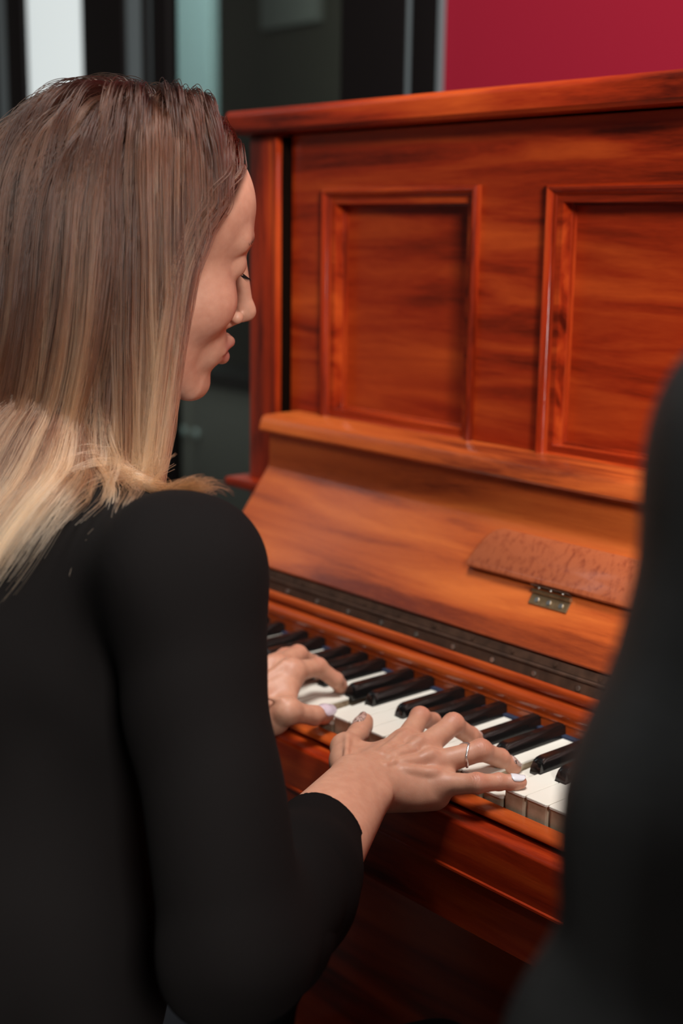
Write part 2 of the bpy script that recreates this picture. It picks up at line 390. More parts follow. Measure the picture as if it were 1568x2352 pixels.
# cabinet with two knobs beyond the glass, half seen past the piano's side
cb = empty('cabinet', (-3.2, 2.25, FL)); tag(cb, 'low dark grey cabinet with pale round knobs seen through the glass past the piano', 'cabinet')
box('body', (-3.95, 2.06, FL + .06), (-2.5, 2.34, -.10), M['cabinet'], cb, bev=.01)
box('top', (-3.98, 2.02, -.10), (-2.47, 2.35, -.065), M['blackpaint'], cb, bev=.008)
box('plinth', (-3.9, 2.09, FL), (-2.55, 2.32, FL + .06), M['blackpaint'], cb)
for x0, x1, kx in ((-3.93, -3.232, -3.262), (-3.222, -2.52, -3.185)):
    d = box('door', (x0, 2.045, FL + .09), (x1, 2.062, -.125), plain('cabinet_door_grey', (.17, .155, .14), .5), cb, bev=.004)
    bm = bmesh.new(); bmesh.ops.create_uvsphere(bm, u_segments=20, v_segments=12, radius=.017)
    bmesh.ops.transform(bm, matrix=Matrix.Translation((kx, 2.034, -.30)) @ Matrix.Diagonal((1, .7, 1, 1)), verts=bm.verts)
    bm_obj('knob', bm, M['knob'], d, smooth=True)

# ------------------------------------------------------------------ the piano
PX0, PX1 = -.483, .843; PC = .18
FX0, FX1 = -.397, .757               # between the inner faces of the case
YP = .265
piano = empty('upright_piano', (PC, .3, FL))
tag(piano, 'reddish mahogany upright piano with panelled front and open fallboard', 'piano')
def ppart(o): return o
def mir(x): return 2 * PC - x
# case sides, each with its bead along the front edge
for s in (0, 1):
    f = (lambda x: x) if s == 0 else mir
    a, b = sorted((f(PX0), f(-.4245)))
    o = box('case_side', (a, .25, FL + .02), (b, .63, .549), M['wood_z'], piano, bev=.004)
    a, b = sorted((f(-.432), f(-.4245)))
    box('bead', (a, .2465, .14), (b, .256, .545), M['wood_z'], o, bev=.003)
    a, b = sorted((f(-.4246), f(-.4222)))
    box('gap_shade_strip', (a, .2545, .14), (b, .285, .545), M['dark'], piano)  # near-black strip standing in for the shade inside the gap
    a, b = sorted((f(-.508), f(-.405)))
    box('side_ledge', (a, .228, .116), (b, .62, .128), M['wood_x'], piano, bev=.005, seg=3)
    a, b = sorted((f(PX0), f(FX0 - .002)))
    box('key_arm', (a, -.034, -.085), (b, .262, .026), M['wood_y'], piano, bev=.012, seg=4)
    a, b = sorted((f(FX0), f(-.3325)))
    box('key_block', (a, -.001, -.05), (b, .122, .016), M['wood_x'], piano, bev=.004)
    a, b = sorted((f(-.478), f(-.418)))
    lg = box('leg', (a, -.02, FL + .09), (b, .045, -.085), M['wood_z'], piano, bev=.008)
    box('foot_block', (a - .004, -.03, FL + .02), (b + .004, .29, FL + .092), M['wood_y'], piano, bev=.008)
    for yy in (.0, .56):
        bm = cyl_bm(((a + b) / 2, yy, FL + .0135), (1, 0, 0), .0135, .016, 16)
        bm_obj('caster', bm, M['brass'], piano, sharp=40)
# lid
lp = [(.655, .549), (.236, .549), (.232, .553)] + arc(.240, .569, .008, 180, 90, 5) + [(.655, .577)]
extrude_x('lid', lp, -.506, mir(-.506), M['wood_x'], piano)
box('back_board', (PX0, .60, FL + .05), (PX1, .625, .549), M['wood_dark'], piano)
# front frame with three openings
def frame_xz(name, xs, zs, holes, y0, y1, mat, parent):
    bm = bmesh.new(); g = {}
    def v(i, j, y):
        if (i, j, y) not in g: g[(i, j, y)] = bm.verts.new((xs[i], y, zs[j]))
        return g[(i, j, y)]
    solid = lambda i, j: 0 <= i < len(xs) - 1 and 0 <= j < len(zs) - 1 and (i, j) not in holes
    for i in range(len(xs) - 1):
        for j in range(len(zs) - 1):
            if not solid(i, j): continue
            bm.faces.new((v(i, j, y0), v(i + 1, j, y0), v(i + 1, j + 1, y0), v(i, j + 1, y0)))
            bm.faces.new((v(i, j, y1), v(i, j + 1, y1), v(i + 1, j + 1, y1), v(i + 1, j, y1)))
            if not solid(i - 1, j): bm.faces.new((v(i, j, y0), v(i, j + 1, y0), v(i, j + 1, y1), v(i, j, y1)))
            if not solid(i + 1, j): bm.faces.new((v(i + 1, j, y0), v(i + 1, j, y1), v(i + 1, j + 1, y1), v(i + 1, j + 1, y0)))
            if not solid(i, j - 1): bm.faces.new((v(i, j, y0), v(i, j, y1), v(i + 1, j, y1), v(i + 1, j, y0)))
            if not solid(i, j + 1): bm.faces.new((v(i, j + 1, y0), v(i + 1, j + 1, y0), v(i + 1, j + 1, y1), v(i, j + 1, y1)))
    return bm_obj(name, bm, mat, parent)
P1 = (-.356, -.108); P2 = (-.017, mir(-.017)); P3 = (mir(-.108), mir(-.356)); ZB, ZT = .2115, .485; mw = .018
xs = [-.4175, P1[0] + mw, P1[1] - mw, P2[0] + mw, P2[1] - mw, P3[0] + mw, P3[1] - mw, mir(-.4175)]
zs = [.165, ZB + mw, ZT - mw, .5465]
ff = frame_xz('front_frame', xs, zs, {(1, 1), (3, 1), (5, 1)}, YP, YP + .022, M['wood_x'], piano)
PROF = [(0, 0), (0, -.0045), (.0015, -.0075), (.0040, -.0088), (.0065, -.0075), (.0078, -.0040), (.0085, -.0030), (.0100, -.0024), (.0125, .0030), (.0155, .0095), (.0185, .0145), (.0205, .0152), (.0215, .0188)]
def moulding(x0, x1, z0, z1, parent):
    bm = bmesh.new(); rings = []
    for t, y in PROF:
        rings.append([bm.verts.new(p) for p in ((x0 + t, YP + y, z0 + t), (x1 - t, YP + y, z0 + t), (x1 - t, YP + y, z1 - t), (x0 + t, YP + y, z1 - t))])
    for a, b in zip(rings, rings[1:]):
        for i in range(4): bm.faces.new((a[i], a[(i + 1) % 4], b[(i + 1) % 4], b[i])).material_index = i % 2
    bmesh.ops.recalc_face_normals(bm, faces=bm.faces)
    o = bm_obj('panel_moulding', bm, [M['wood_bead'], M['wood_bead_z']], parent, sharp=38)
    return o
for x0, x1 in (P1, P2, P3):
    pn = box('panel', (x0 + .010, YP + .0180, ZB + .010), (x1 - .010, YP + .0245, ZT - .010), M['wood_panel'], piano)
    moulding(x0, x1, ZB, ZT, pn)
# music shelf
sp = [(.264, .2060), (.226, .2010), (.208, .2000), (.2050, .2012), (.2040, .2040), (.2075, .2155), (.2100, .2185), (.2140, .2200), (.264, .2210)]
shelf = extrude_x('music_shelf', sp, -.402, mir(-.402), M['wood_fall'], piano)
# fallboard, hinged on the name rail and laid back
th = math.radians(53.3); fd = V3(0, math.cos(th), math.sin(th)); fn = V3(0, -math.sin(th), math.cos(th)); fo = V3(0, .142, .061)
def fp(s, n): p = fo + fd * s + fn * n; return (p[1], p[2])
fprof = [fp(.001, -.001), fp(.0022, 0), fp(.118, 0)]
c0 = V3(*fp(.118, 0))
for i in range(1, 7):
    a = th + (math.radians(92) - th) * i / 6
    R_ = .014
    c0 = c0 + V3(math.cos(a), math.sin(a)) * .0022; fprof.append(tuple(c0))
ytop = fprof[-1][0]
fprof += [(ytop, .2045), (ytop + .012, .2045), (ytop + .012, .163), fp(.108, -.013), fp(.004, -.013), fp(0.001, -.010)]
extrude_x('fallboard', fprof, FX0, FX1, M['wood_fall'], piano)
# music-desk flap lying on the fallboard
def plane_pt(x, s, n): p = fo + fd * s + fn * n; return (x, p[1], p[2])
def flap():
    fx0, fx1 = -.0255, mir(-.0255); s0, s1 = .0618, .1090
    def cor(x, sx, rr, a0, a1): return [(x + rr * math.cos(math.radians(a0 + (a1 - a0) * i / 8)) * 1.0, sx + rr * math.sin(math.radians(a0 + (a1 - a0) * i / 8))) for i in range(9)]
    # rounded upper corners, small lower ones
    o = [(fx0 + .002, s0)] + [(fx1 - .002, s0), (fx1, s0 + .004)]
    o += [(fx1 - .003, s0 + .018)] + cor(fx1 - .028, s1 - .022, .022, 10, 90) + cor(fx0 + .028, s1 - .022, .022, 90, 170) + [(fx0 + .003, s0 + .018), (fx0, s0 + .004)]
    bm = bmesh.new(); lay = []
    for n, ins in ((.0008, .001), (.0065, 0), (.0085, .0008), (.0095, .0030)):
        cx, cs = (fx0 + fx1) / 2, (s0 + s1) / 2
        lay.append([bm.verts.new(plane_pt(x - math.copysign(ins, x - cx), s - math.copysign(ins, s - cs), n)) for x, s in o])
    k = len(o)
    for a, b in zip(lay, lay[1:]):
        for i in range(k): bm.faces.new((a[i], a[(i + 1) % k], b[(i + 1) % k], b[i]))
    bm.faces.new(lay[-1]); bm.faces.new(lay[0][::-1])
    bmesh.ops.recalc_face_normals(bm, faces=bm.faces)
    return bm_obj('music_flap', bm, M['wood_flap'], piano, sharp=30)
flap()
def slab(name, x0, x1, s0, s1, n0, n1, mat, parent, bev=.0004):
    bm = box_bm((x0, s0, n0), (x1, s1, n1), bev)
    for v in bm.verts: v.co = Vector(plane_pt(v.co.x, v.co.y, v.co.z))
    return bm_obj(name, bm, mat, parent)
def screw(c, axis, r, parent, mat='steel'):
    bm = cyl_bm(c, axis, r, .0012, 14, .0003)
    return bm_obj('screw', bm, M[mat], parent, sharp=40)
for hx in (.0625, mir(.0625 + .046)):
    hg = slab('flap_hinge', hx, hx + .046, .0437, .0545, .0003, .0014, M['brass'], piano)
    bm = cyl_bm(plane_pt(hx + .023, .0565, .0026), (1, 0, 0), .0022, .046, 14); bm_obj('knuckle', bm, M['brass'], hg, sharp=40)
    slab('upper_leaf', hx, hx + .046, .0592, .0602, .0030, .0098, M['bronze'], hg, .0002)
    for i in range(3):
        screw(plane_pt(hx + .0085 + i * .0145, .0488, .0017), fn, .0026, hg)
        screw((plane_pt(hx + .0085 + i * .0145, .0590, .0066)), -fd, .0018, hg)
# name rail with its bead, and the long hinge on top of it
nr = [(.1255, -.012), (.1255, .0095), (.1238, .0108), (.1236, .0122), (.1256, .0132), (.1248, .0150), (.1230, .0172), (.1222, .0200), (.1226, .0228), (.1240, .0252), (.1262, .0268), (.1300, .0275), (.1335, .0280), (.1330, .0300), (.1300, .0312), (.1296, .0330), (.1302, .0385), (.1320, .0400), (.158, .0400), (.158, -.012)]
extrude_x('name_rail', nr, FX0, FX1, M['wood_rail'], piano, sharp=45)
def xbox(name, prof, mat, parent): return extrude_x(name, prof, FX0 + .002, FX1 - .002, mat, parent, sharp=30)
hs = xbox('long_hinge', [(.1335, .0402), (.1352, .0490), (.1364, .0488), (.1347, .0400)], M['bronze'], piano)
bm = cyl_bm((PC, .1372, .0512), (1, 0, 0), .0019, FX1 - FX0 - .004, 12); bm_obj('knuckle', bm, M['bronze'], hs, sharp=40)
xbox('upper_leaf', [(.1385, .0532), (.1412, .0600), (.1424, .0597), (.1397, .0529)], M['bronze'], hs)
x = -.3616
ax = unit((0, -.98, .19))
while x < FX1 - .01:
    screw((x, .1338, .0443), ax, .0025, hs); screw((x + .02, .1396, .0568), unit((0, -.93, .37)), .0022, hs, 'bronze'); x += .0515
box('felt_strip', (FX0, .1195, -.004), (FX1, .1258, .0022), M['felt'], piano)
# key slip and key bed
ks = [(-.0015, -.0165), (-.0015, -.06), (-.0095, -.06), (-.0095, -.0215), (-.0180, -.0213), (-.0185, -.0205)] + arc(-.0150, -.0200, .0035, 180, 90, 4)
extrude_x('key_slip', ks, FX0, FX1, M['wood_rail'], piano)
kb = [(-.018, -.0255), (.20, -.0255)][:1] + arc(-.0330, -.0285, .0034, 90, 180, 4) + [(-.0364, -.0655), (-.0380, -.0662), (-.0382, -.0680), (-.0364, -.0690), (-.020, -.070), (.25, -.070), (.25, -.030), (-.0092, -.030), (-.0092, -.0258)]
extrude_x('key_bed', kb, FX0, FX1, M['wood_x'], piano)
lr = [(-.031, -.0702), (-.031, -.118), (-.027, -.121), (.01, -.121), (.01, -.0702)]
extrude_x('lower_rail', lr, FX0, FX1, M['wood_x'], piano)
box('lower_panel', (FX0 - .02, .20, FL + .14), (FX1 + .02, .22, -.10), M['wood_panel'], piano, bev=.003)
box('toe_rail', (FX0 - .02, .19, FL + .03), (FX1 + .02, .25, FL + .14), M['wood_x'], piano, bev=.006)
# ---- keys: FF to f, six octaves, E|F gap at x = 0
KW = .0236; GAP = .0009; YF, YBK, YR = 0.0, .0430, .160
NOTES = 'CDEFGAB'; BLK = {'C': -.0026, 'D': .0026, 'F': -.0034, 'G': 0.0, 'A': .0034}     # black key right of this white note, offset from the gap
bw = .0112
white_shapes = {}; keys = []
def white_mesh(note, first, last):
    key = (note, first, last)
    if key in white_shapes: return white_shapes[key]
    x0, x1 = GAP / 2, KW - GAP / 2
    prev = {'D': 'C', 'E': 'D', 'G': 'F', 'A': 'G', 'B': 'A'}.get(note)
    l = x0 if (prev is None or first) else BLK[prev] + bw / 2 + .0007
    r = x1 if (note not in BLK or last) else KW + BLK[note] - bw / 2 - .0007
    def outline(e, fy):
        o = [(x0 + .0022 - e, fy), (x1 - .0022 + e, fy), (x1 - .0006 + e, fy + .0007), (x1 + e, fy + .0024)]
        if r < x1: o += [(x1 + e, YBK - .0012), (r + e, YBK - .0010)]
        o += [(r + e, YR), (l - e, YR)]
        if l > x0: o += [(l - e, YBK - .0010), (x0 - e, YBK - .0012)]
        o += [(x0 - e, fy + .0024), (x0 + .0006 - e, fy + .0007)]
        return o
    bm = bmesh.new()
    def ring(o, z): return [bm.verts.new((x, y, z)) for x, y in o]
    def wall(a, b, mi):
        for i in range(len(a)):
            f = bm.faces.new((a[i], a[(i + 1) % len(a)], b[(i + 1) % len(a)], b[i])); f.material_index = mi; f.smooth = False
    A = ring(outline(-.0004, YF + .0004), 0.0); Bq = ring(outline(0, YF), -.0005); Cq = ring(outline(0, YF), -.0021)
    Dq = ring(outline(-.0004, YF + .0014), -.0022); Eq = ring(outline(-.0004, YF + .0014), -.024)
    f = bm.faces.new(A); f.material_index = 0
    wall(Bq, A, 0); wall(Cq, Bq, 0); wall(Dq, Cq, 1); wall(Eq, Dq, 1)
    f = bm.faces.new(Eq[::-1]); f.material_index = 1
    bmesh.ops.recalc_face_normals(bm, faces=bm.faces)
    me = bpy.data.meshes.new('white_key'); bm.to_mesh(me); bm.free(); me.materials.append(M['ivory']); me.materials.append(M['keywood'])
    white_shapes[key] = me; return me
def black_mesh():
    bm = bmesh.new(); h = .0118
    secs = [(YBK, .0, bw / 2), (YBK + .0008, .0050, bw / 2 - .0004), (YBK + .0028, .0098, bw / 2 - .0011), (YBK + .0050, h - .0006, bw / 2 - .0013), (YBK + .009, h, bw / 2 - .0012), (YR, h, bw / 2 - .0012)]
    rings = []
    for y, z, hw in secs:
        rings.append([bm.verts.new(p) for p in ((-bw / 2, y, -.003), (-hw, y, max(z - .0013, -.001)), (-hw + .0012, y, z), (hw - .0012, y, z), (hw, y, max(z - .0013, -.001)), (bw / 2, y, -.003))])
    for a, b in zip(rings, rings[1:]):
        for i in range(5): bm.faces.new((a[i], a[i + 1], b[i + 1], b[i]))
    bm.faces.new(rings[0]); bm.faces.new(rings[-1][::-1])
    bmesh.ops.recalc_face_normals(bm, faces=bm.faces)
    me = bpy.data.meshes.new('black_key'); bm.to_mesh(me); bm.free(); me.materials.append(M['ebony'])
    me.shade_smooth(); me.set_sharp_from_angle(angle=math.radians(38)); return me
BM = black_mesh()
pl = abs_loc(piano)
PRESSED = {-2: .0088, 7: .0092}                 # index of the gap left of the key: D under the thumb, F under the ring finger
for i in range(-14, 29):
    note = NOTES[(i + 3) % 7]
    o = bpy.data.objects.new('white_key', white_mesh(note, i == -14, i == 28)); COL.objects.link(o); o.parent = piano
    dz = PRESSED.get(i, 0.0) + rng.uniform(0, .0004)
    a = math.atan2(dz, .23)
    o.rotation_euler = (a, 0, 0); o.location = Vector((i * KW, 0, -dz)) - pl
    if note in BLK and i < 28:
        o = bpy.data.objects.new('black_key', BM); COL.objects.link(o); o.parent = piano
        o.location = Vector(((i + 1) * KW + BLK[note], 0, 0)) - pl
# ------------------------------------------------------------------ the pianist
JN = ['W', 'iM', 'iP', 'iD', 'iT', 'mM', 'mP', 'mD', 'mT', 'rM', 'rP', 'rD', 'rT', 'pM', 'pP', 'pD', 'pT', 'tC', 'tM', 'tI', 'tT', 'E']
RH = dict(zip(JN, np.array([[0.1272, -0.0969, 0.0091], [0.1023, -0.0291, 0.0165], [0.0853, 0.0066, 0.0269], [0.08, 0.0274, 0.0166], [0.0808, 0.04, 0.0038], [0.1218, -0.0289, 0.0167], [0.1177, 0.0141, 0.0285], [0.1173, 0.0365, 0.0124], [0.1118, 0.0514, 0.0043], [0.1401, -0.0324, 0.0113], [0.1598, 0.004, 0.0205], [0.1601, 0.0278, 0.0079], [0.1629, 0.0427, -0.0031], [0.1537, -0.0409, 0.0015], [0.1824, -0.0235, 0.0066], [0.1891, -0.005, 0.0053], [0.1996, 0.0085, 0.0049], [0.1001, -0.0894, 0.0047], [0.0646, -0.0609, 0.0091], [0.0493, -0.0325, 0.0104], [0.0374, -0.014, 0.0141], [0.157, -0.1576, -0.0234]])))
LH = dict(zip(JN, np.array([[-0.065, -0.084, 0.0049], [-0.0584, -0.02, 0.0362], [-0.067, 0.0187, 0.0299], [-0.0592, 0.0345, 0.0158], [-0.0631, 0.046, 0.005], [-0.0782, -0.0224, 0.0356], [-0.0968, 0.0184, 0.0346], [-0.1021, 0.0416, 0.0202], [-0.0991, 0.0536, 0.0056], [-0.0947, -0.0307, 0.0302], [-0.1056, 0.0098, 0.0312], [-0.1104, 0.0278, 0.0116], [-0.115, 0.045, 0.005], [-0.1066, -0.0404, 0.0199], [-0.1249, -0.0119, 0.0165], [-0.1349, 0.0037, 0.0091], [-0.1444, 0.0185, 0.005], [-0.0617, -0.0603, -0.0099], [-0.025, -0.0521, 0.0146], [-0.0238, -0.0211, 0.0033], [-0.0301, 0.0006, -0.0006], [-0.0751, -0.1576, -0.0052]])))
ELB_R = V3(.253, -.3125, -.003); ELB_L = V3(-.22, -.30, -.03)
FR = {'i': (.0092, .0084, .0074, .0060), 'm': (.0096, .0088, .0076, .0062), 'r': (.0094, .0087, .0076, .0061), 'p': (.0086, .0078, .0068, .0056)}

def hand_frame(J):
    n = unit(np.cross(J['iM'] - J['W'], J['pM'] - J['W']))
    if n[2] < 0: n = -n
    rad = unit(J['iM'] - J['pM']); return n, rad
def dorsal(J, a, b, n):
    """up direction of a finger bone: hand dorsal made square to the bone"""
    d = unit(b - a); u = .55 * n + .45 * V3(0, 0, 1); return unit(u - (u @ d) * d)
def hand_prims(J, elbow):
    n, rad = hand_frame(J); W_ = J['W']; mid = sum(J[f + 'M'] for f in 'imrp') / 4
    fo_ = unit(elbow - W_); P = []
    # wrist and forearm
    fe = W_ + fo_ * .105; wr = unit(rad - (rad @ fo_) * fo_)
    for s in (-1, 1):
        P.append(cone(W_ + wr * s * .0125 - n * .001, fe + wr * s * .0145, .0140, .0215, .018))
    P.append(cone(W_ - n * .001, fe, .0155, .0235, .014))
    # carpus and palm
    lng = unit(mid - W_); Q = np.stack([rad, unit(np.cross(n, rad)), n], 1)
    for f, off in zip('imrp', (.0135, .005, -.004, -.0125)):
        m = J[f + 'M']; r = FR[f][0]
        P.append(cone(W_ + lng * .006 + wr * off, m - n * .0025, .0112, r + .0016, .012))
    P.append(ell(W_ * .30 + mid * .70 - n * .010, (.036, .036, .0125), Q, .012))
    P.append(cone(W_ - wr * .013 - n * .008 + lng * .012, J['pM'] - n * .010 - rad * .001, .0125, .0112, .012))
    # thumb mount and web
    P.append(cone(J['tC'] - n * .002, J['tM'], .0125, .0102, .012))
    P.append(cone(J['tC'] * .4 + J['tM'] * .6 - n * .004, J['iM'] * .6 + J['W'] * .4 - n * .010, .0095, .0095, .014))
    P.append(cone(J['tM'] * .85 + J['tI'] * .15, J['iM'] * .85 + J['W'] * .15 - n * .006, .0050, .0070, .014))
    P.append(cone(J['tM'], J['tI'], .0098, .0086, .006)); P.append(cone(J['tI'], J['tT'], .0086, .0073, .004))
    P.append(ball(J['tM'] + .001 * n, .0108, .006)); P.append(ball(J['tI'] * .35 + J['tT'] * .65 - n * .0012, .0082, .005))
    # knuckles
    for f in 'imrp':
        P.append(ball(J[f + 'M'] + n * .0014, FR[f][0] + .0012, .007))
    # fingers, each its own chain
    for f in 'imrp':
        a, b, c, d = (J[f + k] for k in 'MPDT'); r = FR[f]
        P.append(cone(a, b, r[0] + .0012, r[1] - .0001, .0060)); P.append(cone(b, c, r[1] - .0002, r[2], .0015)); P.append(cone(c, d, r[2], r[3], .0015))
        ub = dorsal(J, a, c, n)
        P.append(ell(b + ub * .0008, (r[1] * 1.05, r[1] * 1.16, r[1] * 1.02), np.stack([unit(np.cross(unit(c - a), ub)), unit(c - a), ub], 1), .003))
        P.append(ball(c + ub * .0003, r[2] * 1.03, .002))
        P.append(ball(c * .30 + d * .70 - dorsal(J, c, d, n) * .0010, (r[2] + r[3]) / 2 * 1.02, .003))
    # webs between neighbouring fingers
    for f, g in (('i', 'm'), ('m', 'r'), ('r', 'p')):
        w = .5 * (J[f + 'M'] * .64 + J[f + 'P'] * .36 + J[g + 'M'] * .64 + J[g + 'P'] * .36) - n * .0045
        P.append(cone(w, .5 * (J[f + 'M'] + J[g + 'M']) - n * .005, .0045, .0075, .008))
    P.append(ell(W_ - wr * .0195 + fo_ * .016 + n * .0050, (.0070, .0085, .0062), np.stack([wr, fo_, n], 1), .010))
    # extensor tendons and a few veins, laid on the back of the hand
    base = list(P)
    def onto(p, sink):
        x = np.atleast_2d(p) + n * .04
        for _ in range(25): x = x - n * (sdf(base, x) * .9)[:, None]
        return x - n * sink
    for f, off, rr in zip('imrp', (.008, .003, -.003, -.008), (.0016, .0019, .0022, .0016)):
        a = W_ + lng * .016 + wr * off; m = J[f + 'M']
        L_ = onto(np.array([a + (m - a) * t for t in np.linspace(.25, .93, 7)]), .0009)
        for q0, q1, t in zip(L_, L_[1:], np.linspace(0, 1, 6)): P.append(cone(q0, q1, rr * (.55 + .45 * t), rr * (.6 + .45 * t), .0065))
    P.append(cone(onto(J['tC'] + wr * .004, .001)[0], onto(J['tM'], .001)[0], .0016, .0018, .005))
    for path, rr in (([(.30, .95), (.45, .72), (.56, .50), (.66, .44), (.80, .47), (.92, .50)], .00125), ([(.40, .15), (.60, .12), (.80, .16)], .0009)):
        L_ = onto(np.array([W_ + wr * .002 + (J['pM'] * w + J['iM'] * (1 - w) - W_) * t for t, w in path]), .0006)
        for q0, q1 in zip(L_, L_[1:]): P.append(cone(q0, q1, rr, rr, .004))
    return P
def crease_disp(J):
    n, rad = hand_frame(J); cs = []
    for f in 'imrp':
        a, b, c, d = (J[f + k] for k in 'MPDT')
        cs.append((b + dorsal(J, a, c, n) * FR[f][1], unit(c - a), dorsal(J, a, c, n), FR[f][1], .00050))
        cs.append((c + dorsal(J, b, d, n) * FR[f][2], unit(d - b), dorsal(J, b, d, n), FR[f][2], .00030))
    cs.append((J['tI'] + n * .008, unit(J['tT'] - J['tM']), n, .009, .0003))
    def f(X):
        o = np.zeros(len(X))
        for c, t, u, r, amp in cs:
            q = X - c; s = q @ t; l = np.linalg.norm(q, axis=1)
            m = np.exp(-(s / (r * .55)) ** 2) * np.clip(1.15 - l / (r * 1.35), 0, 1)
            o += amp * m * np.cos(2 * np.pi * (s + .0006 * np.sin(900 * (q @ np.cross(t, u)))) / .0021)
        return o
    return f

# head, modelled in its own frame: x to her right, y out of the face, z up
def head_prims():
    P = [ell((0, -.012, .045), (.072, .092, .078)), ell((0, .030, .048), (.060, .056, .050), k=.02), ell((0, .030, -.022), (.056, .058, .070), k=.02)]
    for s in (-1, 1):
        P += [cone((s * .050, .000, -.052), (s * .016, .064, -.096), .0165, .0125, .022), ell((s * .043, .050, -.018), (.019, .025, .022), k=.020)]
        P += [cone((0, .0850, .030), (s * .042, .068, .034), .0080, .0065, .014)]
    P += [ball((0, .0745, -.0975), .0155, .014), ell((0, .073, -.062), (.030, .021, .022), k=.014)]
    P += [cone((0, .0875, .018), (0, .1040, -.023), .0056, .0066, .007), ball((0, .1080, -.0305), .0080, .006), cone((0, .104, -.036), (0, .092, -.043), .0042, .005, .004)]
    for s in (-1, 1):
        P += [ell((s * .034, .0940, .0150), (.016, .0125, .0105), k=.012, op='s'), ball((s * .0310, .0690, .0140), .0132, .0030)]
        P += [ball((s * .0104, .0960, -.0345), .0052, .006), ball((s * .0062, .1000, -.0395), .0030, .0015, 's')]
        P += [cone((s * .021, .0855, -.0615), (s * .004, .0970, -.0575), .0024, .0052, .004), cone((s * .017, .0850, -.0695), (s * .002, .0952, -.0718), .0026, .0062, .004)]
        P += [cone((s * .024, .0865, -.0665), (0, .1025, -.0647), .0009, .0011, .0012, 's'), ell((s * .0725, -.010, -.004), (.0075, .017, .029), k=.006)]
    return P
hy, hp, hr = math.radians(-12.35), math.radians(9.2), math.radians(14.2)
Rz = np.array([[math.cos(hy), -math.sin(hy), 0], [math.sin(hy), math.cos(hy), 0], [0, 0, 1]])
Rx = np.array([[1, 0, 0], [0, math.cos(hp), math.sin(hp)], [0, -math.sin(hp), math.cos(hp)]])
Ry = np.array([[math.cos(hr), 0, math.sin(hr)], [0, 1, 0], [-math.sin(hr), 0, math.cos(hr)]])
HM = Rz @ Rx @ Ry; HP = V3(-.0402, -.1951, .4166); HS = .98
hw = lambda *p: HP + HM @ V3(*p) * HS
NECK = V3(-.025, -.280, .245)
HEADP = xform(head_prims(), HM, HP, HS) + [cone(hw(0, -.030, -.035), NECK, .048, .050, .022), cone(NECK, NECK + V3(0, 0, -.05), .052, .07, .02)]
SH_R = V3(.165, -.292, .215); SH_L = V3(-.205, -.262, .215)

def cloth_disp(amp, f):
    ph = rng.uniform(0, 6.28, (6, 1)); D = rng.normal(size=(6, 3)); D /= np.linalg.norm(D, axis=1, keepdims=True); D *= f * rng.uniform(.7, 1.6, (6, 1)); D[:, 2] *= .6
    def g(X):
        o = np.zeros(len(X))
        for d, p in zip(D, ph): o += np.sin(X @ d + p + 1.3 * np.sin(X @ d[[1, 2, 0]] * .6 + p))
        return amp * o / 2.5
    return g
def torso_prims(s=0.0):
    """s > 0 shrinks the jacket's shape down to the body inside it"""
    P = [ell((-.020, -.305, .115), (.160 - s, .110 - s, .140 - s), k=.05), ell((-.005, -.352, -.080), (.172 - s, .110 - s, .175 - s), k=.06), ell((-.015, -.395, -.235), (.165 - s, .125 - s, .095 - s), k=.06)]
    for sh, el in ((SH_R, ELB_R), (SH_L, ELB_L)):
        P += [cone(NECK + V3(0, -.005, -.035), sh + V3(0, 0, .004), .048 - s, .044 - s, .05), ball(sh, .051 - s, .03)]
        P += [cone(sh, el, .050 - s, .044 - s, .02)]
    return P
def sleeve(W_, el, d0):
    d = unit(W_ - el); L_ = np.linalg.norm(W_ - el); end = el + d * (L_ - d0)
    return [cone(el, el + d * .09, .045, .044, .014), cone(el + d * .09, end, .044, .0335, .012), cone(el + d * .05 + V3(0, 0, -.016), el + d * .12 + V3(0, 0, -.020), .042, .036, .02)], \
           [ball(end + d * .104, .104, .002, 's'), cone(end - d * .022, end + d * .05, .0290, .0290, .002, 's')]
s1, c1 = sleeve(RH['W'], ELB_R, .097); s2, c2 = sleeve(LH['W'], ELB_L, .030)
JACK = torso_prims() + s1[:1] + s2
collar = []
for i in range(14):
    a0, a1 = (math.radians(-250 + 320 * (i + j) / 14) for j in (0, 1))
    f = lambda a: NECK + V3(.060 * math.cos(a), .060 * math.sin(a) - .004, .002 + .010 * math.sin(-a))
    collar.append(cone(f(a0), f(a1), .014, .014, .010))
JACKV, JACKF = nets(JACK + collar + [cone(NECK + V3(0, .003, -.005), NECK + V3(-.003, .02, .06), .047, .052, .004, 's')] + c2, .0042, cloth_disp(.0036, 40))
sv, sf = nets(s1 + c1, .0020, cloth_disp(.0014, 70))
JACKV, JACKF = np.concatenate([JACKV, sv]), np.concatenate([JACKF, sf + len(JACKV)])

def legs(hip_r, hip_l, knee_r, knee_l, ank_r, ank_l, s=0.0):
    P = []
    for h, k_, a in ((hip_r, knee_r, ank_r), (hip_l, knee_l, ank_l)):
        P += [cone(h, k_, .075 - s, .058 - s, .03), cone(k_, a, .056 - s, .046 - s, .012)]
    return P + [cone(hip_r, hip_l, .09 - s, .09 - s, .04)]
LEG = [V3(.070, -.40, -.275), V3(-.105, -.40, -.275), V3(.115, .01, -.318), V3(-.16, .01, -.318), V3(.12, -.03, -.625), V3(-.16, -.03, -.625)]

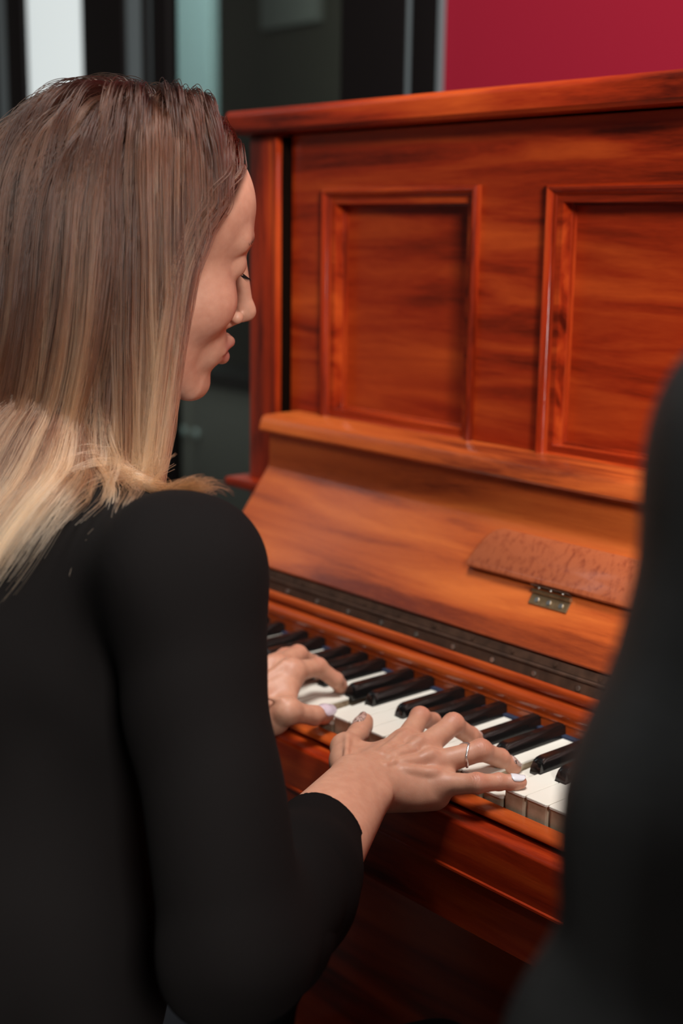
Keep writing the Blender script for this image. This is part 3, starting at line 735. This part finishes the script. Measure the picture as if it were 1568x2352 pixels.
SK = V3(.56, .30, .205)
def tint_head(V):
    L_ = ((V - HP) @ HM) / HS; c = np.tile(SK, (len(V), 1))
    def mixc(w, col): c[:] = c * (1 - w[:, None]) + V3(*col) * w[:, None]
    x, y, z = L_.T
    lip = np.exp(-((np.abs(z + .0645) - .004) / .0062) ** 2) * sm(.080, .089, y) * sm(.027, .019, np.abs(x)) * (np.abs(z + .0645) < .0125)
    mixc(.85 * np.clip(lip, 0, 1), (.44, .165, .135))
    ck = np.exp(-(((np.abs(x) - .048) / .022) ** 2 + ((z + .025) / .024) ** 2)) * sm(.02, .05, y); mixc(.45 * ck, (.62, .25, .17))
    yb = np.interp(z, (-.065, -.02, .02, .078, .098), (-.03, .008, .026, .062, .084))
    mixc(sm(.0, -.012, y - yb) * sm(-.075, -.06, z), (.045, .024, .016))
    return c
def tint_hand(J):
    def f(V):
        c = np.tile(SK * V3(.98, .93, .90), (len(V), 1)); n, _ = hand_frame(J)
        for f_ in 'imrp':
            for k_, w in (('P', .60), ('M', .30), ('D', .35), ('T', .45)):
                d = np.linalg.norm(V - J[f_ + k_] - n * .006, axis=1); m = (w * np.exp(-(d / .0085) ** 2))[:, None]; c = c * (1 - m) + V3(.50, .175, .115) * m
        d = np.linalg.norm(V - J['tI'], axis=1); m = (.3 * np.exp(-(d / .01) ** 2))[:, None]; c = c * (1 - m) + V3(.55, .23, .15) * m
        return c
    return f

person = empty('person', (-.02, -.39, FL))
tag(person, 'woman with long highlighted brown hair in a black jacket playing the piano', 'person')
def body_mesh(parts):
    Vs, Fs, Cs, o = [], [], [], 0
    for V, F, c in parts:
        Vs.append(V); Fs.append(F + o); Cs.append(c); o += len(V)
    return np_mesh('body', np.concatenate(Vs), np.concatenate(Fs), np.concatenate(Cs))
hv, hf = nets(HEADP, .0019)
RP = hand_prims(RH, ELB_R); LP = hand_prims(LH, ELB_L)
rv, rf = nets(RP, .00085, crease_disp(RH)); lv, lf = nets(LP, .0010, crease_disp(LH))
bv, bf = nets(torso_prims(.016) + [cone(ELB_R, ELB_R * .5 + RH['W'] * .5, .030, .022, .01), cone(ELB_L, ELB_L * .5 + LH['W'] * .5, .030, .022, .01)] + legs(*LEG, s=.014), .008)
body = link('body', body_mesh([(hv, hf, tint_head(hv)), (rv, rf, tint_hand(RH)(rv)), (lv, lf, tint_hand(LH)(lv)), (bv, bf, np.tile(SK, (len(bv), 1)))]), M['skin'], person)
tag(link('jacket', np_mesh('jacket', JACKV, JACKF), M['fabric'], person), 'black jacket with long sleeves')
tv, tf = nets(legs(*LEG), .006, cloth_disp(.002, 60)); tag(link('trousers', np_mesh('trousers', tv, tf), M['denim'], person), 'dark navy trousers')
def shoe(parent, ank, toe):
    d = unit((toe - ank) * V3(1, 1, 0)); z = FL + .03
    P = [cone(V3(ank[0], ank[1], FL + .045), V3(ank[0], ank[1], FL + .10), .040, .046, .02), cone(V3(ank[0], ank[1], z) - d * .02, V3(ank[0], ank[1], z) + d * .12, .034, .028, .02), cone(V3(ank[0], ank[1], FL + .05), V3(ank[0], ank[1], FL + .03) + d * .10, .04, .025, .03), ball((ank[0], ank[1], FL - .2), .2, .002, 's')]
    V, F = nets(P, .005); link('shoe', np_mesh('shoe', V, F), M['shoe'], parent)
for k in (4, 5): shoe(person, LEG[k], LEG[k] + V3(0, .2, 0))

# nails
def nail_mat(name, col, rough=.18, pattern=False, shimmer=False):
    m, N, L, B = nt(name); B.inputs['Base Color'].default_value = (*col, 1); B.inputs['Roughness'].default_value = rough; B.inputs['Coat Weight'].default_value = .6
    tc = N.new('ShaderNodeTexCoord')
    if pattern:
        v = N.new('ShaderNodeTexVoronoi'); v.feature = 'DISTANCE_TO_EDGE'; v.inputs['Scale'].default_value = 420; L.new(tc.outputs['Object'], v.inputs['Vector'])
        n1 = N.new('ShaderNodeTexNoise'); n1.inputs['Scale'].default_value = 260; L.new(tc.outputs['Object'], n1.inputs['Vector'])
        r = N.new('ShaderNodeValToRGB'); e = r.color_ramp.elements; r.color_ramp.interpolation = 'CONSTANT'
        e[0].position = 0; e[0].color = (.02, .012, .012, 1); e[1].position = .075; e[1].color = (*col, 1)
        r2 = N.new('ShaderNodeValToRGB'); e = r2.color_ramp.elements; e[0].position = .47; e[0].color = (0, 0, 0, 1); e[1].position = .50; e[1].color = (1, 1, 1, 1)
        mx = N.new('ShaderNodeMix'); mx.data_type = 'RGBA'; mx.inputs[6].default_value = (*col, 1)
        L.new(v.outputs['Distance'], r.inputs['Fac']); L.new(n1.outputs['Fac'], r2.inputs['Fac']); L.new(r2.outputs['Color'], mx.inputs[0]); L.new(r.outputs['Color'], mx.inputs[7]); L.new(mx.outputs[2], B.inputs['Base Color'])
    if shimmer:
        t = N.new('ShaderNodeTexNoise'); t.inputs['Scale'].default_value = 350; L.new(tc.outputs['Object'], t.inputs['Vector'])
        b = N.new('ShaderNodeBump'); b.inputs['Strength'].default_value = .25; b.inputs['Distance'].default_value = .0008; L.new(t.outputs['Fac'], b.inputs['Height']); L.new(b.outputs['Normal'], B.inputs['Normal'])
    return m
NM = {'flower': nail_mat('nail_nude_with_flowers', (.52, .34, .29), pattern=True), 'white': nail_mat('nail_shimmering_white', (.72, .70, .74), shimmer=True), 'lilac': nail_mat('nail_pale_lilac', (.66, .56, .64)), 'nude': nail_mat('nail_nude', (.50, .30, .26))}
def nail(prims, a, b, up, r, mat, w0=0.35, ext=.0012, label=None):
    """curved plate laid over the end of a finger, on its skin"""
    d = unit(b - a); up = unit(up - (up @ d) * d); sd = np.cross(d, up); L_ = np.linalg.norm(b - a)
    nu, nv = 9, 11; G = np.zeros((nv, nu, 3)); D = np.zeros((nv, nu, 3)); K = np.zeros((nv, nu))
    for i in range(nv):
        t = i / (nv - 1); s = L_ * w0 + (L_ * (1 - w0) + r * .55 + ext) * t
        wd = (1 - ((t - .45) / .57) ** 2.2) ** .5 if t > .45 else (1 - (max(.25 - t, 0) / .25) ** 2.6 * .45)
        for j in range(nu):
            an = (2 * j / (nu - 1) - 1) * wd * math.radians(54)
            D[i, j] = up * math.cos(an) + sd * math.sin(an); G[i, j] = a + d * min(s, L_) + D[i, j] * r * 2.2; K[i, j] = max(0, s - L_)
    X = G.reshape(-1, 3); DD = D.reshape(-1, 3)
    for _ in range(14): X = X - DD * ((sdf(prims, X) - .00025) * .8)[:, None]
    kk = K.reshape(-1, 1); G = X + d * kk * .92 - up * kk * .12
    V = list(G.reshape(-1, 3)); F = [(i * nu + j, i * nu + j + 1, (i + 1) * nu + j + 1, (i + 1) * nu + j) for i in range(nv - 1) for j in range(nu - 1)]
    me = bpy.data.meshes.new('nail'); me.from_pydata([tuple(v) for v in V], [], F); me.update()
    o = link('nail', me, mat, person, True)
    md = o.modifiers.new('thickness', 'SOLIDIFY'); md.thickness = .0009; md.offset = -.2
    if label: o['label'] = label
    return o
nR, _ = hand_frame(RH); nL, _ = hand_frame(LH)
nail(RP, RH['tI'], RH['tT'], V3(-.45, -.35, .82), .0073, NM['flower'], .30, label='nude thumbnail painted with tiny dark flowers')
for f, mt, lab in (('i', 'nude', None), ('m', 'flower', None), ('r', 'flower', 'dark flowered nail'), ('p', 'white', 'shimmering white nail')):
    nail(RP, RH[f + 'D'], RH[f + 'T'], dorsal(RH, RH[f + 'D'], RH[f + 'T'], nR), FR[f][3], NM[mt], .55 if f == 'p' else .45, label=lab)
nail(LP, LH['tI'], LH['tT'], V3(.62, .10, .78), .0073, NM['lilac'], .25, label='pale lilac thumbnail')
for f in 'imrp': nail(LP, LH[f + 'D'], LH[f + 'T'], dorsal(LH, LH[f + 'D'], LH[f + 'T'], nL), FR[f][3], NM['nude'], .30)
# chevron ring
def ring():
    a, b = RH['rM'], RH['rP']; t = .66; c = a + (b - a) * t; d = unit(b - a); up = dorsal(RH, a, b, nR); sd = np.cross(d, up)
    n, mseg = 64, 8; C = []; DR = []
    for i in range(n):
        an = 2 * math.pi * i / n; dr = up * math.cos(an) + sd * math.sin(an); w = abs(((an + math.pi) % (2 * math.pi)) - math.pi) / math.pi
        x = c + dr * .02
        ax = d * (.0056 * max(0, 1 - w / .36) - .0005 * (1 - math.cos(an * 2)))
        x = x + ax
        C.append(x); DR.append(dr)
    C = np.array(C); DR = np.array(DR)
    for _ in range(14): C = C - DR * ((sdf(RP, C) - .0004) * .8)[:, None]
    V = []; F = []
    for i in range(n):
        tg = unit(C[(i + 1) % n] - C[i - 1]); o = unit(C[i] - c - d * ((C[i] - c) @ d)); bn = np.cross(tg, o)
        for j in range(mseg):
            q = 2 * math.pi * j / mseg; V.append(C[i] + (o * math.cos(q) * .00085 + bn * math.sin(q) * .00105))
    for i in range(n):
        for j in range(mseg): F.append((i * mseg + j, i * mseg + (j + 1) % mseg, ((i + 1) % n) * mseg + (j + 1) % mseg, ((i + 1) % n) * mseg + j))
    o = mesh_obj('ring', V, F, M['silver'], person); o['label'] = 'thin silver chevron ring'
ring()
# eyelashes and eyebrows
def lashes(s):
    V = []; F = []
    for i in range(22):
        u = i / 21; an = math.radians(-58 + 116 * u)
        b = V3(s * .0310 + .0128 * math.sin(an) * .95, .0690 + .0130 * math.cos(an), .0080 - .0012 * math.cos(an))
        dr = V3(math.sin(an) * .55, .75 * math.cos(an) + .2, -.55); k = len(V); w = .0004
        tip = b + unit(dr) * .0085 + V3(0, 0, .0012)
        V += [b + V3(-w, 0, w), b + V3(w, 0, w), b + V3(0, 0, -w), tip]
        F += [(k, k + 1, k + 3), (k + 1, k + 2, k + 3), (k + 2, k, k + 3), (k, k + 2, k + 1)]
    mesh_obj('eyelashes', [hw(*v) for v in V], F, M['lash'], person, False)['kind'] = 'stuff'
    V = []; F = []
    for i in range(60):
        u = rng.uniform(0, 1); x = s * (.010 + .042 * u); z = .0315 + .004 * math.sin(u * 2.6) + rng.uniform(-.002, .002) * (1.2 - u)
        b = V3(x, .0945 - .020 * u ** 1.7, z); dr = V3(s * .8, -.1, .35); k = len(V); w = .0003
        V += [b + V3(0, 0, w), b + V3(0, 0, -w), b + V3(0, .0004, 0), b + unit(dr) * .007 + V3(0, .0008, 0)]
        F += [(k, k + 1, k + 3), (k + 1, k + 2, k + 3), (k + 2, k, k + 3)]
    V = np.array([hw(*v) for v in V]); sd_ = sdf(HEADP, V); g_ = grad(HEADP, V, .0006); V = V - (sd_ - .0006)[:, None] * g_
    mesh_obj('eyebrow', list(V), F, M['brow'], person, False)['kind'] = 'stuff'
for s_ in (-1, 1): lashes(s_)

# hair: guide strands grown over the head and shoulders, then filled in
HEADC = xform([ell((0, -.012, .045), (.072, .092, .078)), ell((0, .030, .040), (.060, .056, .056), k=.02), ell((0, .030, -.022), (.058, .058, .080), k=.02)], HM, HP, HS) + [cone(hw(0, -.030, -.035), NECK, .050, .052, .022)]
TORC = torso_prims() + [cone(NECK + V3(0, 0, -.01), NECK + V3(0, 0, .01), .072, .066, .02)]
def grow(roots, dirs, n, step, off, stiff, gvec, wig, back, sweep):
    P = [roots]; p = roots; d = dirs
    for i in range(1, n):
        t = i / n
        g = gvec if i > 5 else gvec * .6
        lw_ = np.clip((sweep - p[:, 2]) / .13, 0, 1)[:, None]; g = g * (1 - lw_) + np.where(sweep[:, None] > .4, V3(-.24, -.20, -.95), V3(-.62, -.56, -.55)) * lw_
        d = d * stiff + g * (1 - stiff) + wig * rng.normal(size=d.shape) * .5
        d /= np.linalg.norm(d, axis=1, keepdims=True)
        q = p + d * step[:, None]
        o = off * min(1, .35 + i / 6)
        lq = ((q - HP) @ HM) / HS; ym = np.interp(lq[:, 2], (-.5, -.03, .02, .05, .078, .105), (.010, .008, .010, .018, .036, .064)) - back
        ex = np.maximum(lq[:, 1] - ym, 0); q = q - (ex * HS)[:, None] * HM[:, 1]
        for _ in range(2):
            e = sdf(HEADC, q) - o; m = e < 0
            if m.any(): q[m] -= e[m, None] * grad(HEADC, q[m], .001)
            e = sdf(TORC, q) - (.004 + off * .55); m = e < 0
            if m.any(): q[m] -= e[m, None] * grad(TORC, q[m], .001)
        dd = q - p; d = dd / np.linalg.norm(dd, axis=1, keepdims=True)
        q = p + d * step[:, None]
        P.append(q); p = q
    return np.stack(P, 1)
NG = 1500
cand = rng.normal(size=(14000, 3)); cand /= np.linalg.norm(cand, axis=1, keepdims=True)
oc = V3(0, -.012, .035); HL = head_prims()[:3]
x = oc + cand * .05
for _ in range(18): x = x + cand * (sdf(HL, x) * .9)[:, None]
yb = np.interp(x[:, 2], (-.065, -.02, .02, .078, .098), (-.035, .004, .022, .056, .078))
ok = (x[:, 2] > -.062) & (x[:, 1] < yb)
x = x[ok][:NG]; NG = len(x)
PART = -.012
side = np.where(x[:, 0] > PART, 1.0, -1.0)
fl = np.stack([side * (1.0 - .85 * sm(-.01, -.075, x[:, 1])), -.55 - 1.9 * sm(.01, .065, x[:, 1]), -.25 * np.ones(NG)], 1)
gl = grad(HL, x, .001); fl -= (fl * gl).sum(1, keepdims=True) * gl; fl /= np.linalg.norm(fl, axis=1, keepdims=True)
fl = fl * .96 + gl * .14
roots = HP + (x @ HM.T) * HS; dirs = fl @ HM.T
depthk = sm(-.03, .10, x[:, 2])                               # strands from the crown lie outermost
off = .0025 + .0070 * depthk * (1 - .8 * sm(.02, .065, x[:, 1])) * rng.uniform(.45, 1.0, NG) + .002 * rng.uniform(0, 1, NG)
sweep = np.where((side > 0) & (x[:, 1] + rng.normal(size=NG) * .006 > -.030), .305, .46)
NS = 52; ln = -.03 * (sweep < .4) + rng.uniform(.370, .440, NG) - .05 * (1 - depthk) - .085 * sm(-.05, .02, x[:, 1])
GU = grow(roots, dirs / np.linalg.norm(dirs, axis=1, keepdims=True), NS, ln / NS, off, .80, V3(0, 0, -1), .035, rng.uniform(0, .022, NG), sweep)
# wisps curl in a little towards their ends
tt = np.linspace(0, 1, NS)[None, :, None]
CH = 18
gidx = np.repeat(np.arange(NG), CH); N = len(gidx)
lock = rng.integers(0, 170, NG)
cent = rng.choice(NG, 170, replace=False)
dd = ((roots[:, None] - roots[cent][None]) ** 2).sum(-1); near = cent[dd.argmin(1)]
cl = (GU[near] - GU)
GU = GU + cl * (.34 * sm(.25, 1.0, tt))
r3 = rng.normal(size=(N, 1, 3)); r3 *= rng.uniform(0, 1, (N, 1, 1)) / np.linalg.norm(r3, axis=2, keepdims=True)
ph = rng.uniform(0, 6.28, (N, 1, 3)); amp = rng.uniform(.0002, .0011, (N, 1, 1)); amp[rng.uniform(size=N) < .03] *= 3
ST = GU[gidx] + r3 * .0062 * (1 - .25 * tt) + amp * np.sin(tt * rng.uniform(5, 16, (N, 1, 3)) + ph) * tt
ST[:, 0] = roots[gidx] + (r3[:, 0] - (r3[:, 0] * (gl @ HM.T)[gidx]).sum(1, keepdims=True) * (gl @ HM.T)[gidx]) * .0045 - (gl @ HM.T)[gidx] * .002
cut = rng.uniform(.80, 1.0, N)                                # uneven ends
idx = cut[:, None] * np.linspace(0, NS - 1.001, 40)[None]; i0 = idx.astype(int); fr = (idx - i0)[..., None]
ar = np.arange(N)[:, None]; ST = ST[ar, i0] * (1 - fr) + ST[ar, i0 + 1] * fr
def hair_obj(name, ST, rad, mat, streak, parent, label):
    N, K, _ = ST.shape; hc = bpy.data.hair_curves.new(name); hc.add_curves([K] * N)
    hc.points.foreach_set('position', ST.astype(np.float32).ravel())
    r = np.tile(rad * (1 - .55 * np.linspace(0, 1, K) ** 2), (N, 1)); hc.points.foreach_set('radius', r.astype(np.float32).ravel())
    a = hc.attributes.new('streak', 'FLOAT', 'CURVE'); a.data.foreach_set('value', streak.astype(np.float32))
    o = bpy.data.objects.new(name, hc); COL.objects.link(o); hc.materials.append(mat); o.parent = parent; o.location = -abs_loc(parent); o['label'] = label
    return o
lk = rng.uniform(0, 1, NG); lk2 = lk[near]
streak = np.clip(.55 * lk2[gidx] + .35 * lk[gidx] + rng.uniform(-.12, .12, N), 0, 1)
hair_obj('hair', ST, .00024, M['hair'], streak, person, 'long straight brown hair with blond highlights')
# flyaways
k = rng.choice(N, 110, replace=False); FW = ST[k].copy(); t4 = np.linspace(0, 1, 40)[None, :, None]
FW += (rng.normal(size=(110, 1, 3)) * .010 + V3(0, 0, .006)) * np.sin(t4 * 3.0) * rng.uniform(.4, 1.4, (110, 1, 1)) + .004 * np.sin(t4 * rng.uniform(6, 18, (110, 1, 3)) + rng.uniform(0, 6, (110, 1, 3))) * t4
hair_obj('flyaway_hair', FW, .00014, M['hair'], streak[k], person, 'loose stray hairs')
# ------------------------------------------------------------------ the second person, close to the camera on the right
p2 = empty('person', (.84, -.43, FL))
tag(p2, 'second person in a black leather jacket, blurred at the edge beside the pianist', 'person')
N2 = V3(.84, -.40, .47); SL = V3(.637, -.349, .362); SR = V3(1.03, -.40, .42); EL = V3(.642, -.410, .155); ER = V3(1.08, -.40, .15)
WL = V3(.74, -.22, .03); WR = V3(1.0, -.20, .03)
def torso2(s=0.0):
    P = [ell((.85, -.42, .29), (.165 - s, .120 - s, .175 - s), k=.05), ell((.84, -.44, .02), (.165 - s, .12 - s, .17 - s), k=.06), ell((.84, -.45, -.22), (.17 - s, .13 - s, .11 - s), k=.06)]
    for sh, el, wr in ((SL, EL, WL), (SR, ER, WR)):
        P += [cone(N2 + V3(0, 0, -.04), sh, .062 - s, .048 - s, .05), ball(sh, .055 - s, .03), cone(sh, sh * .42 + el * .58, .055 - s, .058 - s, .02), cone(sh * .42 + el * .58, el, .058 - s, .047 - s, .02), cone(el, wr, .052 - s, .040 - s, .02)]
    return P
bulge = [ell((.618, -.428, .150), (.032, .030, .056), k=.012)]
jv, jf = nets(torso2() + bulge + [cone(N2 + V3(0, 0, -.02), N2 + V3(0, .01, .03), .072, .068, .03)], .006, cloth_disp(.004, 38))
tag(link('jacket', np_mesh('jacket', jv, jf), M['leather'], p2), 'black leather jacket')
L2 = [V3(.93, -.44, -.27), V3(.75, -.44, -.27), V3(1.0, -.03, -.318), V3(.74, -.03, -.318), V3(1.0, -.06, -.625), V3(.72, -.06, -.625)]
tv, tf = nets(legs(*L2), .007, cloth_disp(.002, 55)); link('trousers', np_mesh('trousers', tv, tf), M['denim'], p2)
for k in (4, 5): shoe(p2, L2[k], L2[k] + V3(0, .2, 0))
HP2 = N2 + V3(0, .02, .180)
H2 = xform(head_prims(), np.eye(3), HP2, 1.04) + [cone(HP2 + V3(0, -.03, -.05), N2 + V3(0, 0, -.03), .055, .06, .02)]
def hand2(wr, el, s):
    d = unit(wr - el); d = unit(d * V3(1, 1, .2) + V3(0, .5, 0)); sd = unit(np.cross(d, (0, 0, 1))); up = np.cross(sd, d)
    P = [cone(el + (wr - el) * .7, wr, .026, .022, .01), ell(wr + d * .055, (.040, .050, .014), np.stack([sd, d, up], 1), .02)]
    for o, l in ((-.030, .062), (-.010, .075), (.011, .070), (.031, .052)):
        b = wr + d * .092 + sd * o; m = b + d * l * .5 - up * .006; P += [cone(b, m, .0098, .0088, .005), cone(m, m + d * l * .4 - up * .018, .0088, .0070, .003)]
    b = wr + d * .035 + sd * s * .036; P += [cone(b, b + d * .035 + sd * s * .018 - up * .008, .013, .0098, .012), cone(b + d * .035 + sd * s * .018 - up * .008, b + d * .064 + sd * s * .020 - up * .016, .0098, .0075, .003)]
    return P
ph_, pf_ = nets(H2, .003); l2v, l2f = nets(hand2(WL, EL, 1), .002); r2v, r2f = nets(hand2(WR, ER, -1), .002); bv, bf = nets(torso2(.016) + legs(*L2, s=.014), .009)
def tint2(V):
    c = np.tile(SK, (len(V), 1)); L_ = (V - HP2) / 1.04; y, z = L_[:, 1], L_[:, 2]
    lim = np.interp(z, (-.065, -.02, .02, .078, .085), (-.03, .010, .035, .082, .5)); w = (sm(.0, -.012, y - lim) * sm(-.075, -.06, z))[:, None]
    return c * (1 - w) + V3(.02, .014, .01) * w
link('body', body_mesh([(ph_, pf_, tint2(ph_))] + [(v, f, np.tile(SK, (len(v), 1))) for v, f in ((l2v, l2f), (r2v, r2f), (bv, bf))]), M['skin'], p2)
xr = oc + cand[:6000] * .05
for _ in range(18): xr = xr + cand[:6000] * (sdf(HL, xr) * .9)[:, None]
lim = np.interp(xr[:, 2], (-.065, -.02, .02, .078, .090), (-.035, .004, .030, .074, .5)); xr = xr[(xr[:, 2] > -.062) & (xr[:, 1] < lim)]
g2 = grad(HL, xr, .001); f2 = np.stack([np.sign(xr[:, 0]) * .5, -.4 * np.ones(len(xr)), -.8 * np.ones(len(xr))], 1); f2 -= (f2 * g2).sum(1, keepdims=True) * g2
t5 = np.linspace(0, 1, 8)[None, :, None]
SH2 = HP2 + 1.04 * (xr[:, None] - g2[:, None] * .001 + (f2[:, None] * .045 * t5 + g2[:, None] * .014 * np.sin(t5 * 2.0)))
hair_obj('hair', SH2, .0007, M['hair2'], rng.uniform(0, 1, len(xr)), p2, 'short dark hair')

# ------------------------------------------------------------------ the bench both sit on
bn = empty('piano_bench', (.40, -.45, FL)); tag(bn, 'long dark wooden duet bench with black cushion under the two players', 'bench')
box('cushion', (-.28, -.60, -.405), (1.09, -.27, -.348), M['cushion'], bn, bev=.018, seg=4)
box('seat_frame', (-.27, -.59, -.465), (1.08, -.28, -.405), M['wood_x'], bn, bev=.005)
for x0 in (-.26, 1.02):
    for y0 in (-.58, -.34): box('leg', (x0, y0, FL), (x0 + .05, y0 + .05, -.465), M['wood_z'], bn, bev=.006)

# ------------------------------------------------------------------ lift the whole place onto its floor at z = 0
for o in bpy.data.objects:
    if o.parent is None: 
        if o is cam: o.matrix_world = Matrix.Translation((0, 0, LIFT)) @ o.matrix_world
        else: o.location.z += LIFT
